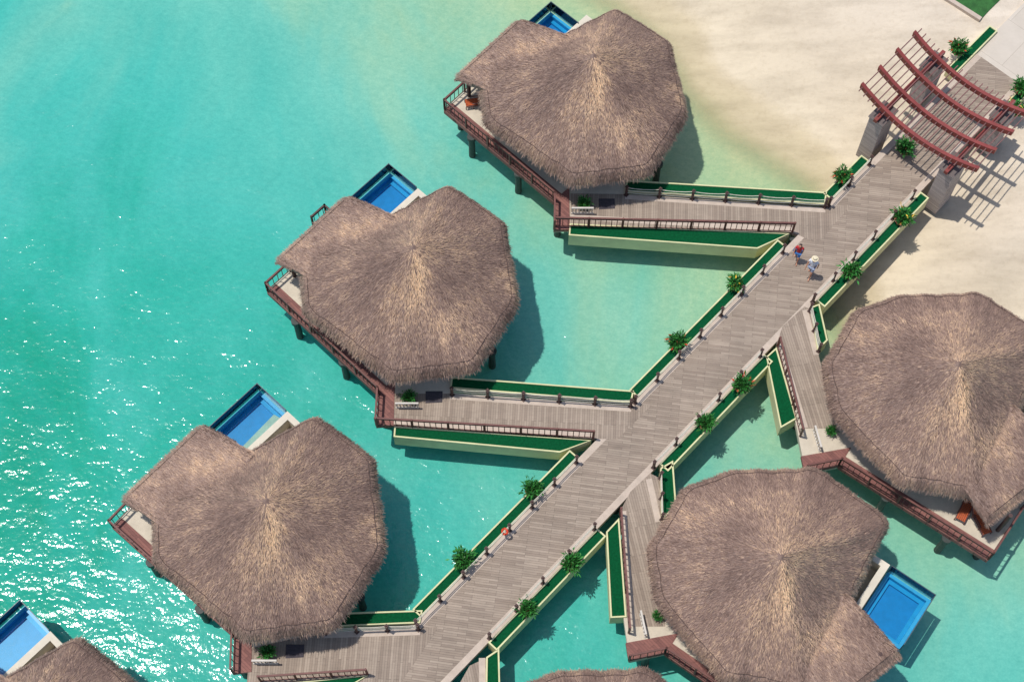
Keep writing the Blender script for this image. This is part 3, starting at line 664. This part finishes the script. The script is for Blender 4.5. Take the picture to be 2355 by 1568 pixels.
# ------------------------------------------------------------------ people
def skin(name,J,E,mat,parent,sub=2):
    me=bpy.data.meshes.new(name); names=list(J); me.from_pydata([J[k_][0] for k_ in names],[(names.index(a),names.index(b3)) for a,b3 in E],[])
    o=bpy.data.objects.new(name,me); COL.objects.link(o); md=o.modifiers.new("Skin",'SKIN')
    for i,k_ in enumerate(names):
        r=J[k_][1]; r=r if isinstance(r,tuple) else (r,r); me.skin_vertices[0].data[i].radius=r; me.skin_vertices[0].data[i].use_root=(i==0)
    o.modifiers.new("Sub",'SUBSURF').levels=sub
    dg=bpy.context.evaluated_depsgraph_get(); m2=bpy.data.meshes.new_from_object(o.evaluated_get(dg)); m2.name=name
    o.modifiers.clear(); o.data=m2; m2.materials.clear(); m2.materials.append(mat); m2.polygons.foreach_set('use_smooth',[True]*len(m2.polygons)); o.parent=parent; return o
def person(loc,rz,female,lab):
    e=empty("person",loc); e.rotation_euler=(0,0,rz); e.scale=(0.96,)*3 if female else (1.04,)*3
    w=0.155 if female else 0.18
    J={'pel':((0,0,0.96),(0.14,0.10)),'sp':((0,0.0,1.14),(0.12,0.09)),'ch':((0,-0.01,1.34),(0.15,0.10)),'nk0':((0,-0.01,1.46),0.07),'nk':((0,0.01,1.53),0.05),'hd':((0,0.03,1.62),(0.08,0.09)),'ht':((0,0.02,1.71),(0.065,0.08)),'ns':((0,0.125,1.615),0.014)}
    E=[('pel','sp'),('sp','ch'),('ch','nk0'),('nk0','nk'),('nk','hd'),('hd','ht'),('hd','ns')]
    for sd,st in ((-1,1),(1,-1)):
        k_='l' if sd<0 else 'r'
        J[k_+'hp']=((sd*0.09,0,0.90),0.088); J[k_+'kn']=((sd*0.10,0.16*st+0.04,0.50),0.058); J[k_+'cf']=((sd*0.10,0.17*st-0.02,0.34),0.056); J[k_+'an']=((sd*0.10,0.26*st-0.05,0.08),0.036); J[k_+'to']=((sd*0.115,0.26*st+0.13,0.035),0.034)
        E+=[('pel',k_+'hp'),(k_+'hp',k_+'kn'),(k_+'kn',k_+'cf'),(k_+'cf',k_+'an'),(k_+'an',k_+'to')]
        J[k_+'sh']=((sd*w,-0.01,1.42),0.055); J[k_+'el']=((sd*(w+0.07),-0.10*st-0.03,1.15),0.040); J[k_+'wr']=((sd*(w+0.07),-0.17*st+0.07,0.92),0.026); J[k_+'pa']=((sd*(w+0.065),-0.19*st+0.10,0.85),(0.022,0.034))
        E+=[('ch',k_+'sh'),(k_+'sh',k_+'el'),(k_+'el',k_+'wr'),(k_+'wr',k_+'pa')]
        bx,by,bz=J[k_+'pa'][0]
        for i,ln in enumerate((0.055,0.072,0.078,0.07,0.055)):
            oy=(i-2)*0.02; a=k_+'f%d'%i; J[a]=((bx,by+oy+(0.03 if i==0 else 0),bz-ln*(0.55 if i else 0.2)),0.009); J[a+'b']=((bx-sd*0.018,by+oy+(0.035 if i==0 else 0.005),bz-ln*(1 if i else 0.7)),0.008)
            E+=[(k_+'pa',a),(a,a+'b')]
    skin("body",J,E,M_skin,e)
    g=0.02
    def up(k_,d=g):
        r=J[k_][1]; r=r if isinstance(r,tuple) else (r,r); return (J[k_][0],(r[0]+d,r[1]+d))
    C={k_:up(k_) for k_ in ('sp','ch','lsh','rsh')}; C['hip']=((0,0,0.98),(0.16,0.12)); 
    for k_ in 'lr':
        a=Vector(J[k_+'sh'][0]).lerp(Vector(J[k_+'el'][0]),0.55); C[k_+'sl']=(tuple(a),0.066)
    skin("shirt",C,[('sp','ch'),('hip','sp'),('ch','lsh'),('ch','rsh'),('lsh','lsl'),('rsh','rsl')],M_redc if female else M_whitec,e)
    C={'pel':up('pel',0.028),'lhp':up('lhp'),'rhp':up('rhp')}
    for k_ in 'lr':
        a=Vector(J[k_+'hp'][0]).lerp(Vector(J[k_+'kn'][0]),0.75); C[k_+'m']=(tuple(a),0.088)
    skin("shorts",C,[('pel','lhp'),('pel','rhp'),('lhp','lm'),('rhp','rm')],M_bluec if female else M_greyc,e)
    for k_ in (-1,1):
        mb=MB(); mb.tube([(k_*0.03,0.108,1.64),(k_*0.03,0.118,1.64)],[0.011,0.007],8); mkobj("eye",mb,[M_hair],parent=e)
        mb=MB(); mb.tube([(k_*0.078,0.02,1.60),(k_*0.092,0.01,1.63),(k_*0.08,0.015,1.66)],0.012,6); mkobj("ear",mb,[M_skin],parent=e)
    if female:
        skin("hair",{'a':((0,0.0,1.72),(0.085,0.09)),'b':((0,-0.04,1.64),(0.088,0.07)),'c':((0,-0.08,1.50),(0.07,0.035)),'d':((0,-0.09,1.38),(0.04,0.02))},[('a','b'),('b','c'),('c','d')],M_hair,e)
        skin("bag",{'a':((0.25,0.02,0.92),(0.07,0.1)),'b':((0.25,0.0,1.08),(0.05,0.08)),'c':((0.17,-0.01,1.47),0.012)},[('a','b'),('b','c')],M_bluec,e,1)
    else:
        mb=MB(); mb.tube([(0,0.02,1.735),(0,0.02,1.75)],[0.18,0.17],24); mb.tube([(0,0.02,1.75),(0,0.02,1.80),(0,0.02,1.855),(0,0.02,1.865)],[0.115,0.11,0.095,0.06],18); mkobj("sun_hat",mb,[M_straw],parent=e)
    top(e,lab,"person"); return e
back=math.atan2(-D.y,-D.x)-math.pi/2
person(S(1830,598,2.30),back+0.4,True,"woman in red top and blue shorts walking on boards")
person(S(1861,632,2.30),back+0.2,False,"man in white shirt and sun hat walking on boards")
# ------------------------------------------------------------------ light
sun_to=Vector((-0.30,0.09,1.0)).normalized()
sd=bpy.data.lights.new("sun",'SUN'); sd.energy=3.3; sd.angle=math.radians(0.6); sd.color=(1.0,0.965,0.92)
so=bpy.data.objects.new("sun",sd); COL.objects.link(so); so.rotation_euler=(-sun_to).to_track_quat('-Z','Y').to_euler()
w=bpy.data.worlds.new("World"); scene.world=w; w.use_nodes=True; nt=w.node_tree; bg=nt.nodes['Background']
sky=nt.nodes.new('ShaderNodeTexSky'); sky.sky_type='NISHITA'; sky.sun_disc=False; sky.sun_elevation=math.asin(sun_to.z); sky.sun_rotation=math.atan2(sun_to.x,sun_to.y)
L(nt,sky.outputs[0],bg.inputs[0]); bg.inputs[1].default_value=0.13
scene.view_settings.view_transform='Standard'; scene.view_settings.look='None'; scene.view_settings.exposure=0
